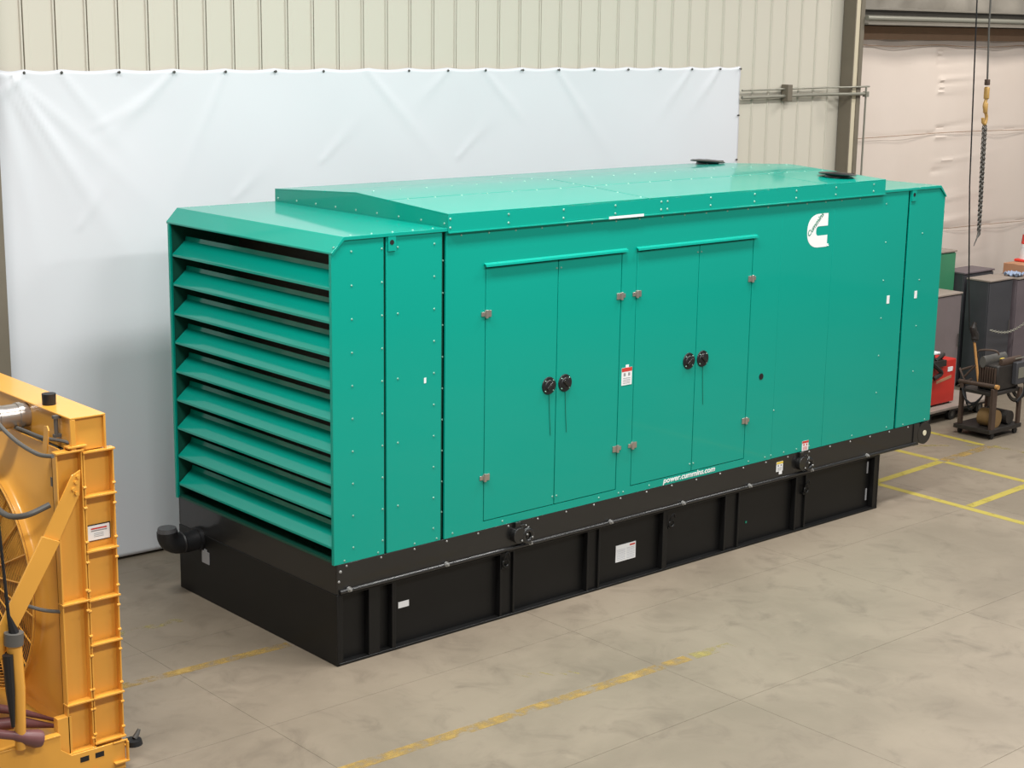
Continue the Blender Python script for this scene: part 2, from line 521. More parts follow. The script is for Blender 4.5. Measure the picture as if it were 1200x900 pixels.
# ---- white tarp backdrop on the ribbed wall
def tarp():
    x0, x1, z0, z1 = -1.06, 8.685, 0.03, 4.60
    gpx = [-1.0, -0.75, -0.40, 0.16, 0.72, 1.27, 1.83, 2.39, 2.93, 3.46, 3.98, 4.5, 5.04, 5.58, 6.13, 6.68, 7.22, 7.77, 8.28, 8.66]
    rnd = random.Random(3)
    folds = []
    for g in gpx:
        if rnd.random() < 0.75:
            ang = R(rnd.choice([-1, 1]) * rnd.uniform(22, 55))
            folds.append((g, z1 - 0.03, math.sin(ang), -math.cos(ang), rnd.uniform(0.4, 1.1), rnd.uniform(0.007, 0.016)))
    for _ in range(6):     # broad folds at the top left corner
        ang = R(rnd.uniform(8, 50))
        folds.append((-1.0 + rnd.uniform(0, .15), 4.55, math.sin(ang), -math.cos(ang), rnd.uniform(0.9, 2.0), rnd.uniform(0.010, 0.02)))
    for _ in range(16):
        ang = R(rnd.uniform(30, 150))
        folds.append((rnd.uniform(-1, 8), rnd.uniform(0.4, 4.2), math.sin(ang), -math.cos(ang), rnd.uniform(0.3, 0.8), rnd.uniform(0.004, 0.009)))
    mb = MB()
    nx, nz = 300, 130
    for i in range(nx + 1):
        for j in range(nz + 1):
            x = x0 + (x1 - x0) * i / nx
            z = z0 + (z1 - z0) * j / nz
            # top edge sags a little between the grommets
            gi = min(range(len(gpx) - 1), key=lambda k: 0 if gpx[k] <= x <= gpx[k + 1] else 1)
            tt = min(max((x - gpx[gi]) / (gpx[gi + 1] - gpx[gi]), 0), 1)
            top = (j / nz) ** 12
            zz = z - 0.018 * math.sin(PI * tt) * top
            d = 0.018 + 0.012 * math.sin(x * 1.7 + 0.6 * z) + 0.01 * math.sin(x * 0.9 - z * 1.9 + 1) + 0.006 * math.sin(3.7 * x + 2.2 * z)
            for fx, fz, dx, dz, ln, am in folds:
                px, pz = x - fx, z - fz
                s = px * dx + pz * dz
                if s < -0.05 or s > ln * 2.2: continue
                q = px * dz - pz * dx
                wd = 0.025 + 0.05 * max(s, 0) / ln
                d += am * math.exp(-(q / wd) ** 2) * math.exp(-(s / ln) ** 2)
            d += 0.05 * (1 - j / nz) ** 6
            mb.v.append((x, WY - 0.035 - max(d, 0.004), zz))
    for i in range(nx):
        for j in range(nz):
            a = i * (nz + 1) + j
            mb.f.append((a, a + nz + 1, a + nz + 2, a + 1))
    o = mb.build('backdrop_tarp', 'tarp', origin=(3.8, WY - 0.05, 0))
    sol = o.modifiers.new('cloth', 'SOLIDIFY'); sol.thickness = 0.003; sol.offset = 1
    tag(o, 'large white tarp backdrop pinned to the ribbed wall behind the green generator', 'tarp')
    WLo = WL[o.name]
    g0 = MB().ring((0, 0, 0), 'y', 0.010, 0.004, 10, 4)
    g0.cyl((0, 0.03, 0), (0, -0.012, 0), 0.008, 0.008, 8)
    pts = [(g, z1 - 0.03) for g in gpx] + [(x0 + 0.03, z) for z in (3.95, 3.4, 2.85, 2.3, 1.7)] + [(x1 - 0.03, z) for z in (4.0, 3.45, 2.9)]
    fst = None
    for gx_, gz_ in pts:
        if fst is None:
            fst = g0.build('grommet', 'ironchain', o)
            fst.data.transform(Matrix.Translation(WLo))
            c = fst
        else:
            c = fst.copy(); COL.objects.link(c)
        c.location = (gx_ - WLo.x, WY - 0.075 - WLo.y, gz_ - WLo.z)
tarp()

# ---- conduit along the wall
t = thing('wall_conduit', 'thin grey conduit pipes and modelled shadow line along the ribbed wall right of the white tarp', 'conduit', (9.9, 3.5, 4.2))
MB().tube([(8.71, 3.535, 4.305), (10.4, 3.535, 4.325), (10.62, 3.37, 4.33), (11.08, 3.36, 4.335)], 0.012, 8).build('upper_pipe', 'galv', t)
MB().tube([(8.71, 3.53, 4.215), (10.4, 3.53, 4.235), (10.62, 3.36, 4.24), (11.02, 3.35, 4.24)], 0.022, 10).build('shadow_line', 'galv', t)  # tube standing in for the conduit's shadow on the wall sheets
bx('junction_box', 'column', (9.53, 9.62, 3.47, 3.585, 4.16, 4.37), t, 0.006)
MB().tube([(11.0, 3.35, 4.335), (11.0, 3.35, 0.02)], 0.013, 8).build('drop_pipe', 'galv', t)
bx('pipe_clamp', 'galv', (10.97, 11.03, 3.32, 3.38, 4.20, 4.27), t)

# ================================================================== GENERATOR SET
GEN = thing('generator_set', 'large green enclosed diesel generator set on a long black base tank', 'generator', (4.0, 1.23, 0))
W, L = 2.462, 8.0
HG, HC, HT = 0.851, 3.331, 3.444

# ---- base tank
tk = MB()
tk.box(0.03, 7.12, 0.065, W - 0.065, 0.0, 0.60)
tk.box(0.03, 7.12, 0.0, W, 0.0, 0.022)
tk.box(0.03, 7.12, 0.0, W, 0.585, 0.60)
tk.box(0.025, 0.045, 0.0, W, 0.0, 0.60)
tk.box(7.10, 7.122, 0.0, W, 0.0, 0.60)
TANK = tk.build('base_tank', 'tank', GEN, 0.004)
def rib(x0, x1):
    m = MB()
    if x1 - x0 > 0.12:
        m.box(x0, x0 + 0.02, 0.004, 0.064, 0.022, 0.586)
        m.box(x1 - 0.02, x1, 0.004, 0.064, 0.022, 0.586)
        m.box(x0 + 0.02, x1 - 0.02, 0.028, 0.064, 0.022, 0.586)
    else:
        m.box(x0, x1, 0.004, 0.064, 0.022, 0.586)
    m.build('rib', 'tank', TANK, 0.003)
for a, b in ((0.045, 0.085), (0.34, 0.45), (0.574, 0.613), (1.738, 1.906), (2.778, 2.94), (3.765, 3.828), (4.64, 4.857), (5.72, 5.897), (7.04, 7.1)):
    rib(a, b)
for ex, ez in ((1.77, 0.50), (3.85, 0.455), (5.86, 0.43)):
    m = MB().ring((ex + 0.02, -0.006, ez), 'y', 0.032, 0.010, 18, 6)
    m.tube(smooth_path([(ex - 0.005, -0.006, ez + 0.03), (ex + 0.0, -0.02, ez + 0.075), (ex + 0.03, -0.025, ez + 0.10), (ex + 0.052, -0.018, ez + 0.06)]), 0.008, 6)
    m.box(ex - 0.02, ex + 0.06, -0.002, 0.03, ez - 0.05, ez - 0.025)
    m.build('tie_down_eye', 'tank', TANK)
# stickers on the tank: the deep recessed face is at y = 0.065
lb = bx('sticker', 'white', (0.68, 0.79, 0.061, 0.064, 0.325, 0.378), TANK, label='small white sticker')
lb = bx('document_plate', 'white', (3.20, 3.46, 0.060, 0.064, 0.19, 0.35), TANK, label='white printed document plate')
m = MB(); m.box(3.38, 3.45, 0.0585, 0.06, 0.322, 0.337)
m.build('plate_heading', 'redp', TANK)
m = MB()
for r_ in range(7): m.box(3.215, 3.325, 0.0585, 0.06, 0.205 + 0.016 * r_, 0.212 + 0.016 * r_); m.box(3.34, 3.445, 0.0585, 0.06, 0.205 + 0.016 * r_, 0.212 + 0.016 * r_)
m.build('plate_print', 'paleprint', TANK, kind='stuff')
bx('indicator', 'logogreen', (5.02, 5.04, 0.058, 0.064, 0.22, 0.24), TANK)
for z0_ in (0.40, 0.10):
    bx('tape_strip', 'greyp', (6.985, 7.005, 0.058, 0.064, z0_, z0_ + 0.13), TANK)
# small tag by the filler on the end face
m = MB(); m.box(0.018, 0.024, 1.94, 2.06, 0.345, 0.455); m.box(0.018, 0.024, 1.98, 2.02, 0.455, 0.475)
m.build('tag_plate', 'greyp', TANK, label='small grey tag plate')

# ---- skid
sk = MB()
for y0, y1 in ((0.0, 0.02), (W - 0.02, W)):
    sk.box(0.03, 7.79, y0, y1, 0.605, 0.85)
sk.box(0.03, 0.05, 0.02, W - 0.02, 0.60, 0.865)
sk.box(7.70, 7.74, 0.02, W - 0.02, 0.62, 0.84)
sk.box(0.05, 7.70, 0.02, W - 0.02, 0.80, 0.848)
SKID = sk.build('skid', 'black', GEN, 0.003)
MB().tube([(0.05, -0.004, 0.622), (7.75, -0.002, 0.622)], 0.019, 14).build('bottom_rail', 'black', SKID)
for y0 in (-0.012, W - 0.012):
    e = MB()
    n = 28
    co, ci, zc, xc = 0.125, 0.028, 0.722, 7.9
    vs, fs = [], []
    for yy in (y0, y0 + 0.03):
        for k in range(n):
            t_ = 2 * PI * k / n
            vs.append((xc + co * math.cos(t_), yy, zc + co * math.sin(t_)))
        for k in range(n):
            t_ = 2 * PI * k / n
            vs.append((xc + ci * math.cos(t_), yy, zc + ci * math.sin(t_)))
    for k in range(n):
        k2 = (k + 1) % n
        fs += [(k, k2, n + k2, n + k), (2 * n + k, 3 * n + k, 3 * n + k2, 2 * n + k2), (k, 2 * n + k, 2 * n + k2, k2), (n + k, n + k2, 3 * n + k2, 3 * n + k)]
    e.add(vs, fs)
    e.box(7.70, 7.80, y0 + 0.002, y0 + 0.028, 0.602, 0.847)
    te = e.build('towing_eye', 'black', SKID, smooth=False)
    MB().cyl((xc, y0 - 0.006, zc), (xc, y0 + 0.03, zc), 0.03, 0.03, 16).build('pin', 'pinpale', te)
for ex in (1.955, 5.80):
    m = MB()
    m.box(ex - 0.075, ex - 0.015, -0.03, 0.0, 0.70, 0.85)
    m.cyl((ex - 0.045, -0.055, 0.735), (ex - 0.045, 0.0, 0.735), 0.07, 0.07, 20)
    m.ring((ex + 0.05, -0.04, 0.715), 'y', 0.052, 0.022, 20, 8)
    m.box(ex - 0.02, ex + 0.035, -0.035, 0.0, 0.68, 0.82)
    m.build('lifting_eye', 'black', SKID, 0.003)
    m = MB()
    for dx, dz in ((0.055, 0.80), (0.085, 0.775), (0.03, 0.735), (0.09, 0.70), (-0.03, 0.69)):
        m.screw(ex + dx, -0.062 if dz < .77 else -0.012, dz, (0, -1, 0), 0.010, 0.008)
    m.build('bolts', 'bolt', SKID, kind='stuff')
m = MB()
for x in (0.134, 1.126, 2.06, 3.043, 4.008, 4.969, 5.93, 6.867):
    m.cyl((x, -0.022, 0.634), (x, -0.045, 0.634), 0.014, 0.011, 8)
    m.cyl((x, -0.006, 0.634), (x, -0.024, 0.634), 0.022, 0.022, 8)
m.build('rail_bolts', 'bolt', SKID, kind='stuff')
m = MB()
x = 0.12
while x < 7.7:
    m.screw(x, 0.0, 0.828, (0, -1, 0), 0.010, 0.007); x += 0.34
m.screw(0.06, 0.0, 0.79, (0, -1, 0), 0.014, 0.01); m.screw(0.045, 0, 0.71, (0, -1, 0), 0.012, 0.008)
m.build('skid_screws', 'bolt', SKID, kind='stuff')

# ---- fuel filler elbow on the louvred end
el = MB()
el.tube(smooth_path([(0.03, 2.12, 0.545), (-0.10, 2.12, 0.535), (-0.21, 2.12, 0.55), (-0.275, 2.12, 0.60), (-0.285, 2.12, 0.67)], 5), 0.092, 18)
el.cyl((0.03, 2.12, 0.545), (-0.005, 2.12, 0.545), 0.108, 0.108, 22)
el.ring((-0.145, 2.12, 0.54), 'x', 0.086, 0.014, 22, 6)
EL = el.build('filler_elbow', 'rubber', GEN)
MB().cyl((-0.285, 2.12, 0.665), (-0.286, 2.12, 0.705), 0.088, 0.08, 18).build('filler_cap', 'capgrey', EL)

# ---- side panels of the enclosure (thickness 20 mm)
def side(name, pts, scr=None, y=0.0, back=True):
    o = MB().prism(pts, 'y', y, y + 0.02).build(name, 'green', GEN, 0.003)
    if back:
        MB().prism(pts, 'y', W - 0.02, W).build(name, 'green', GEN, 0.003)
    if scr:
        m = MB()
        for (sx, sz) in scr: m.screw(sx, y, sz, (0, -1, 0))
        m.build('panel_screws', 'zinc', o, kind='stuff')
    return o
zr = [3.326 - 0.262 * k for k in range(10)]
side('end_panel', [(0.0, HG), (0.0, HC), (0.112, HT - 0.012), (0.493, HT - 0.012), (0.493, HG)],
     [(0.187, z) for z in zr] + [(0.476, z) for z in zr] + [(0.10, 0.875), (0.43, 0.875)])
P2 = side('end_panel', [(0.518, HG), (0.518, HT - 0.012), (1.072, HT - 0.012), (1.072, HG)],
     [(0.995, z) for z in zr] + [(0.63, z) for z in zr[::2]] + [(0.8, 0.875), (1.03, 0.875)])
# dark recess behind the joints, frames of the two end bays
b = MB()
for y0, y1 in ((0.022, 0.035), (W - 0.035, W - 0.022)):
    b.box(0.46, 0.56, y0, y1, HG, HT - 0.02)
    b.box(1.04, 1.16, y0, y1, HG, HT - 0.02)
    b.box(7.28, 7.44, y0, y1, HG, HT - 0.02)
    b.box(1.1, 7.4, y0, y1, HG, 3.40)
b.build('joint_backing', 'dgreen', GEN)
m = MB()
for k in range(10): m.screw(1.098, 0.022, 3.18 - 0.262 * k, (0, -1, 0))
for k in range(13): m.screw(7.353, 0.022, 3.25 - 0.192 * k, (0, -1, 0))
m.build('joint_screws', 'zinc', GEN, kind='stuff')
# square tabs with a lifting hole
for tx in (0.565, 7.416):
    tb = bx('lifting_tab', 'green', (tx - 0.035, tx + 0.04, -0.012, 0.0, 3.30, HT - 0.012), GEN, 0.002)
    MB().cyl((tx, -0.014, 3.37), (tx, -0.011, 3.37), 0.02, 0.02, 16).build('hole', 'rubber', tb)
bx('sticker', 'white', (0.893, 0.915, -0.002, 0.0, 2.205, 2.25), P2)

# main side with the two door openings left out
D = [(1.537, 2.345, 3.108), (3.303, 4.12, 4.875)]
DZ0, DZ1 = 0.927, 3.085
g = 0.006
def main_boxes(m, y0, y1):
    zt = 3.425
    m.box(1.112, D[0][0] - g, y0, y1, HG, zt)
    m.box(D[0][0] - g, D[0][2] + g, y0, y1, DZ1 + g, zt)
    m.box(D[0][0] - g, D[0][2] + g, y0, y1, HG, DZ0 - g)
    m.box(D[0][2] + g, D[1][0] - g, y0, y1, HG, zt)
    m.box(D[1][0] - g, D[1][2] + g, y0, y1, DZ1 + g, zt)
    m.box(D[1][0] - g, D[1][2] + g, y0, y1, HG, DZ0 - g)
    m.box(D[1][2] + g, 5.289, y0, y1, HG, zt)
m = MB(); main_boxes(m, 0.0, 0.02)
SIDE = m.build('side_panel', 'green', GEN)
side('side_panel', [(1.112, HG), (1.112, 3.425), (5.289, 3.425), (5.289, HG)], y=W - 0.02, back=False)
m = MB()
x = 1.27
while x < 5.3:
    m.screw(x, 0.0, 3.375, (0, -1, 0), 0.010); x += 0.292
for x in (1.2, 1.75, 2.9, 3.15, 3.21, 3.55, 4.95, 5.2): m.screw(x, 0.0, 0.885, (0, -1, 0), 0.009)
m.build('panel_screws', 'zinc', SIDE, kind='stuff')
S2 = side('side_panel', [(5.2908, HG), (5.2908, 3.425), (6.092, 3.425), (6.092, HG)], [(5.36 + 0.292 * k, 3.375) for k in range(3)] + [(5.29 + 0.2 * k, 0.89) for k in range(4)] + [(5.25 + .05, 1.35)])
S3 = side('side_panel', [(6.0937, HG), (6.0937, 3.425), (6.885, 3.425), (6.885, HT - 0.012), (7.334, HT - 0.012), (7.334, HG)],
     [(6.2, 3.375), (6.5, 3.375), (6.95, 3.3)] + [(6.98, 2.9 - 0.4 * k) for k in range(5)] + [(6.6, 0.89), (7.2, 0.89)])
S4 = side('end_panel', [(7.370, HG), (7.370, HT - 0.012), (7.888, HT - 0.012), (8.0, HC), (8.0, HG)],
     [(7.62, 2.95 - 0.5 * k) for k in range(4)] + [(7.5, 0.875), (7.9, 0.875)])
MB().cyl((5.082, -0.003, 1.719), (5.082, 0.01, 1.719), 0.032, 0.032, 18).build('hole_disc', 'rubber', SIDE)  # black disc painted for the dark of a small hole
bx('sticker', 'white', (7.06, 7.105, -0.003, 0.0, 2.245, 2.33), S3, label='small white sticker')
bx('sticker', 'white', (7.55, 7.595, -0.003, 0.0, 2.255, 2.335), S4, label='small white sticker')

# doors
def door(x0, x1, hinge_x, hsign, handle_x, cord):  # cord: draw the thin dark green streak below the handle
    d = bx('access_door', 'green', (x0 + 0.002, x1 - 0.002, 0.0, 0.02, DZ0, DZ1), GEN, 0.003)
    for hz in (2.706, 1.309):
        h = MB()
        h.box(hinge_x - 0.014, hinge_x + 0.055 * 1, -0.012, 0.0, hz - 0.028, hz + 0.028) if hsign > 0 else h.box(hinge_x - 0.055, hinge_x + 0.014, -0.012, 0.0, hz - 0.028, hz + 0.028)
        h.cyl((hinge_x, -0.016, hz - 0.034), (hinge_x, -0.016, hz + 0.034), 0.014, 0.014, 10)
        h.box(hinge_x - 0.05, hinge_x + 0.05, -0.010, 0.0, hz - 0.018, hz + 0.018)
        h.build('hinge', 'steel', d, 0.002)
    for sz in (1.0, 3.02):
        m = MB(); m.screw(handle_x + (0.07 if hsign > 0 else -0.07), 0.0, sz, (0, -1, 0), 0.009)
        m.build('screw', 'zinc', d)
    hd = MB()
    hd.cyl((handle_x, 0.0, 2.005), (handle_x, -0.012, 2.005), 0.078, 0.074, 28)
    hd.cyl((handle_x, -0.012, 2.005), (handle_x, -0.02, 2.005), 0.052, 0.045, 24)
    hdl = hd.build('handle', 'rubber', d)
    MB().box(handle_x - 0.042, handle_x + 0.042, -0.034, -0.019, 1.992, 2.018, Matrix.Translation((handle_x, 0, 2.005)) @ Matrix.Rotation(R(-40 * hsign), 4, 'Y') @ Matrix.Translation((-handle_x, 0, -2.005))).build('paddle', 'black', hdl, 0.003)
    m = MB()
    for a in range(4): m.screw(handle_x + 0.063 * math.cos(PI / 4 + a * PI / 2), -0.012, 2.005 + 0.063 * math.sin(PI / 4 + a * PI / 2), (0, -1, 0), 0.007)
    m.build('handle_screws', 'zinc', hdl, kind='stuff')
    if cord:
        MB().tube([(handle_x + 0.005, -0.004, 1.93), (handle_x + 0.015, -0.003, 1.75), (handle_x + 0.03, -0.003, 1.56)], 0.0028, 5).build('thin_dark_line', 'streakgreen', hdl)  # thin dark green tube drawn for the streak below the handle
door(D[0][0], D[0][1], D[0][0], 1, 2.257, True)
door(D[0][1] + 0.004, D[0][2], D[0][2], -1, 2.447, True)
door(D[1][0], D[1][1], D[1][0], 1, 4.026, False)
door(D[1][1] + 0.004, D[1][2], D[1][2], -1, 4.216, True)
for a, b_ in ((1.513, 3.157), (3.285, 4.912)):
    MB().prism([(0.0, 3.128), (-0.030, 3.116), (-0.033, 3.098), (-0.027, 3.098), (-0.025, 3.110), (0.0, 3.118)], 'x', a, b_).build('drip_strip', 'green', GEN)
# warning labels
def warn(parent, x0, x1, y, z0, z1, head, tabbed=True, m2='greyp'):
    lb = bx('warning_label', 'white', (x0, x1, y - 0.003, y, z0, z1), parent, label='white warning label with coloured heading')
    bx('heading', head, (x0, x1, y - 0.0042, y - 0.003, z1 - (z1 - z0) * 0.22, z1), parent)
    m = MB()
    w = x1 - x0; h = z1 - z0
    m.box(x0 + w * 0.18, x0 + w * 0.38, y - 0.004, y - 0.003, z0 + h * 0.52, z0 + h * 0.70)
    m.box(x0 + w * 0.62, x0 + w * 0.82, y - 0.004, y - 0.003, z0 + h * 0.52, z0 + h * 0.70)
    for k in range(4):
        m.box(x0 + w * 0.14, x0 + w * 0.86, y - 0.004, y - 0.003, z0 + h * (0.10 + 0.095 * k), z0 + h * (0.13 + 0.095 * k))
    m.build('label_print', m2, parent, kind='stuff')
    if tabbed: bx('label_tab', 'white', (x0 + w * 0.38, x0 + w * 0.68, y - 0.003, y, z1, z1 + h * 0.16), parent)
warn(SIDE, 3.145, 3.275, 0.0, 1.885, 2.045, 'redp')
warn(S2, 5.775, 5.875, -0.001, 0.853, 0.955, 'redp', False, 'redp')
warn(SKID, 5.385, 5.485, 0.0, 0.70, 0.80, 'yelp', False)
bx('label_tab', 'white', (5.43, 5.475, -0.003, 0.0, 0.668, 0.70), SKID)
# web address and emblem
text('web_address', 'power.cummins.com', 'logo', SIDE, (3.735, -0.0015, 0.853), 0.725, 0.066, (R(90), 0, 0), shear=0.22, bold=0.022)
pts = []
cx_, cz_, rx_, rz_ = 5.868, 3.0975, 0.190, 0.1675
for k in range(33):
    t_ = PI / 2 + PI * k / 32
    c_, s_ = math.cos(t_), math.sin(t_)
    pts.append((cx_ + rx_ * math.copysign(abs(c_) ** 0.86, c_), cz_ + rz_ * math.copysign(abs(s_) ** 0.86, s_)))
pts += [(5.997, 2.93), (5.997, 3.047)]
for k in range(9):
    t_ = -PI / 2 - (PI / 2) * k / 8
    pts.append((5.852 + 0.036 * math.cos(t_), 3.083 + 0.036 * math.sin(t_)))
for k in range(9):
    t_ = PI - (PI / 2) * k / 8
    pts.append((5.852 + 0.036 * math.cos(t_), 3.104 + 0.036 * math.sin(t_)))
pts += [(5.997, 3.140), (5.997, 3.265)]
MB().prism(pts, 'y', -0.0015, 0.0).build('emblem', 'logo', S2, smooth=False, label='white letter C emblem')
text('emblem_name', 'Cummins', 'logogreen', S2, (5.712, -0.0025, 3.045), 0.30, 0.052, (R(90), R(-44), 0), shear=0.2, bold=0.01)
MB().ring((6.012, -0.001, 2.945), 'y', 0.010, 0.004, 12, 4).build('registered_mark', 'logo', S2)

# ---- louvred discharge end
for y0 in (0.021, W - 0.032): bx('louvre_post', 'green', (0.0, 0.016, y0, y0 + 0.011, HG, HC), GEN, 0.002)
it = MB(); it.box(0.70, 0.74, 0.03, W - 0.03, HG + 0.02, HT - 0.03)
it.build('radiator_core', 'core', GEN)
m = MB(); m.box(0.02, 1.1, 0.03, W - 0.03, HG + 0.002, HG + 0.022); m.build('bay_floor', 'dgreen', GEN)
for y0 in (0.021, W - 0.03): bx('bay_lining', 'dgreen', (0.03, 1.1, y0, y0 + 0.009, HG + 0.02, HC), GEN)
first = None
zf = [3.058 - 0.2575 * k for k in range(9)]
for k, z in enumerate(zf):
    z -= 0.012
    if first is None:
        prof = [(0.016, z - 0.012), (0.022, z - 0.012), (0.023, z + 0.002), (0.152, z + 0.112), (0.160, z + 0.152), (0.154, z + 0.152), (0.146, z + 0.116), (0.016, z + 0.006)]
        first = MB().prism(prof, 'y', 0.045, W - 0.045).build('louvre', 'green', GEN, smooth=False)
        zl = z
    else:
        c = first.copy(); COL.objects.link(c); c.parent = GEN
        c.location = (0, 0, z - zl)

# ---- roofs of the two end bays: chamfer, top sheet and a lip that hangs over
def end_roof(pts_top, name='end_roof'):
    n = len(pts_top)
    lower = [(x, z - 0.014) for x, z in reversed(pts_top)]
    m = MB().prism(pts_top + lower, 'y', -0.010, W + 0.010)
    return m
m = end_roof([(-0.002, HC - 0.002), (0.108, HT), (1.118, HT)])
for y0 in (-0.014, W + 0.008):
    m.prism([(0.0, HC - 0.02), (0.0, HC), (0.108, HT), (1.118, HT), (1.118, HT - 0.028), (0.114, HT - 0.028)], 'y', y0, y0 + 0.006)
RF1 = m.build('end_roof', 'green', GEN, 0.002)
m = MB()
for k in range(5): m.screw(0.2 + 0.2 * k, 0.03 + 0.0, HT, (0, 0, 1), 0.009); m.screw(0.2 + 0.2 * k, W - 0.03, HT, (0, 0, 1), 0.009)
m.screw(0.03, 0.01, HC + 0.036, (-0.7, 0, 0.7), 0.010)
m.build('roof_screws', 'zinc', RF1, kind='stuff')
m = end_roof([(6.893, HT), (7.892, HT), (8.002, HC - 0.002)])
for y0 in (-0.014, W + 0.008):
    m.prism([(6.893, HT - 0.028), (6.893, HT), (7.892, HT), (8.002, HC), (8.002, HC - 0.02), (7.886, HT - 0.028)], 'y', y0, y0 + 0.006)
m.build('end_roof', 'green', GEN, 0.002)
m = MB(); m.box(7.985, 8.0, 0.02, W - 0.02, HG, HC)
m.build('rear_panel', 'dgreen', GEN)

# ---- gabled hood over the middle
HX0, HX1, HH, HR = 1.119, 6.89, 3.557, 3.626
hb = MB()
hb.prism([(-0.02, 3.40), (-0.02, HH - 0.012), (W / 2, HR - 0.012), (W + 0.02, HH - 0.012), (W + 0.02, 3.40)], 'x', HX0, HX1)
hb.box(HX0, HX1, -0.034, -0.02, 3.40, 3.412)
HOOD = hb.build('hood', 'green', GEN, 0.002)
def roof_z(y): return HR - (HR - HH) * abs(y - W / 2) / (W / 2 + 0.02)
def roof_panel(x0, x1, y0, y1):
    ys = [y0, y1] if (y0 - W / 2) * (y1 - W / 2) >= 0 else [y0, W / 2, y1]
    pts = [(y, roof_z(y)) for y in ys] + [(y, roof_z(y) - 0.012) for y in reversed(ys)]
    MB().prism(pts, 'x', x0, x1).build('roof_panel', 'green', HOOD, 0.002)
q = 0.007
sb = MB()
for ys in (0.77, 1.69): sb.box(HX0 + 0.01, HX1 - 0.01, ys - 0.02, ys + 0.02, roof_z(ys) - 0.02, roof_z(ys) - 0.006)
for xs, ya, yb in ((3.4, 0.0, W / 2), (3.4, W / 2, W), (5.9, 0.0, 0.77)):
    sb.add([(xs + dx, y, roof_z(y) + dz) for dx in (-0.02, 0.02) for y in (ya, yb) for dz in (-0.02, -0.006)],
           [(0, 1, 3, 2), (4, 6, 7, 5), (0, 4, 5, 1), (2, 3, 7, 6), (0, 2, 6, 4), (1, 5, 7, 3)])
sb.build('seam_backing', 'seamdark', HOOD, kind='stuff')  # dark strips under the panel gaps so the roof seams show dark
for x0, x1 in ((HX0, 3.4 - q), (3.4 + q, HX1)):
    roof_panel(x0, x1, 0.77 + q, 1.69 - q)
    roof_panel(x0, x1, 1.69 + q, W + 0.02)
roof_panel(HX0, 3.4 - q, -0.02, 0.77 - q)
roof_panel(3.4 + q, 5.9 - q, -0.02, 0.77 - q)
roof_panel(5.9 + q, HX1, -0.02, 0.77 - q)
m = MB()
for k in range(9): m.screw(HX0, 0.03 + 0.30 * k, 3.475, (-1, 0, 0), 0.011)
for k in range(10):
    x = 1.14 + 0.6165 * k
    for dx in ((-0.04, 0.04) if k == 4 else (0,)):
        m.screw(x + dx, -0.02, 3.515, (0, -1, 0), 0.011); m.screw(x + dx, -0.02, 3.445, (0, -1, 0), 0.011)
for k in range(20):
    m.screw(1.3 + 0.29 * k, 0.74, roof_z(0.74), (0, -0.05, 1), 0.010)
    m.screw(1.3 + 0.29 * k, 1.23, HR - 0.001, (0, 0, 1), 0.010)
for k in range(8): m.screw(3.37, 0.05 + 0.29 * k, roof_z(0.05 + 0.29 * k), (0, 0, 1), 0.010)
m.build('hood_screws', 'zinc', HOOD, kind='stuff')
bx('painted_glint', 'white', (2.90, 3.33, -0.038, -0.0342, 3.402, 3.424), HOOD, label='narrow painted white glint')  # white strip painted for the glint on the skirt's bent lip
for i, (rx0, ry0) in enumerate(((6.50, 0.30), (6.60, 2.17))):
    z = roof_z(ry0)
    c = MB()
    c.cyl((rx0, ry0, z - 0.002), (rx0, ry0, z + 0.022), 0.13, 0.125, 28)
    CAP = c.build('exhaust_outlet', 'black', GEN)
    f = MB()
    T = Matrix.Translation((rx0, ry0, z + 0.034)) @ Matrix.Rotation(R(4), 4, 'Y')
    prof = [(0.0, 0.02), (0.10, 0.016), (0.18, 0.006), (0.195, -0.004), (0.19, -0.012), (0.0, -0.012)]
    n = 30
    vs, fs = [], []
    for (r_, h_) in prof:
        for k in range(n):
            vs.append((max(r_, 0.0005) * math.cos(2 * PI * k / n), max(r_, 0.0005) * math.sin(2 * PI * k / n), h_))
    for a in range(len(prof) - 1):
        for k in range(n):
            fs.append((a * n + k, a * n + (k + 1) % n, (a + 1) * n + (k + 1) % n, (a + 1) * n + k))
    f.add(vs, fs, T)
    f.box(0.12, 0.21, -0.05, 0.05, -0.012, 0.012, T)
    f.build('rain_cap', 'black', CAP)

# ================================================================== YELLOW RADIATOR UNIT (left)
RAD = thing('radiator_unit', 'yellow industrial radiator with fan guard and ribbed side frame, at the left edge', 'radiator', (-2.4, 0.55, 0))
RY = -0.52
tt = MB()
tt.box(-2.40, -2.172, RY + 0.02, 1.72, 2.27, 2.488)
tt.box(-2.415, -2.165, RY, 1.74, 2.488, 2.50)
tt.box(-2.18, -2.165, RY, RY + 0.02, 2.262, 2.488)
tt.box(-2.415, -2.38, RY, RY + 0.02, 2.27, 2.488)
TT = tt.build('top_tank', 'yellow', RAD, 0.003)
c = MB(); c.cyl((-2.34, -0.065, 2.50), (-2.34, -0.065, 2.575), 0.045, 0.047, 20)
c.build('filler_cap', 'rubber', TT)
c = MB(); c.cyl((-2.43, -0.345, 2.35), (-2.43, -0.345, 2.485), 0.014, 0.014, 10); c.box(-2.45, -2.40, -0.36, -0.33, 2.47, 2.49); c.box(-2.45, -2.40, -0.36, -0.33, 2.345, 2.365)
c.build('sight_glass', 'hose', TT)
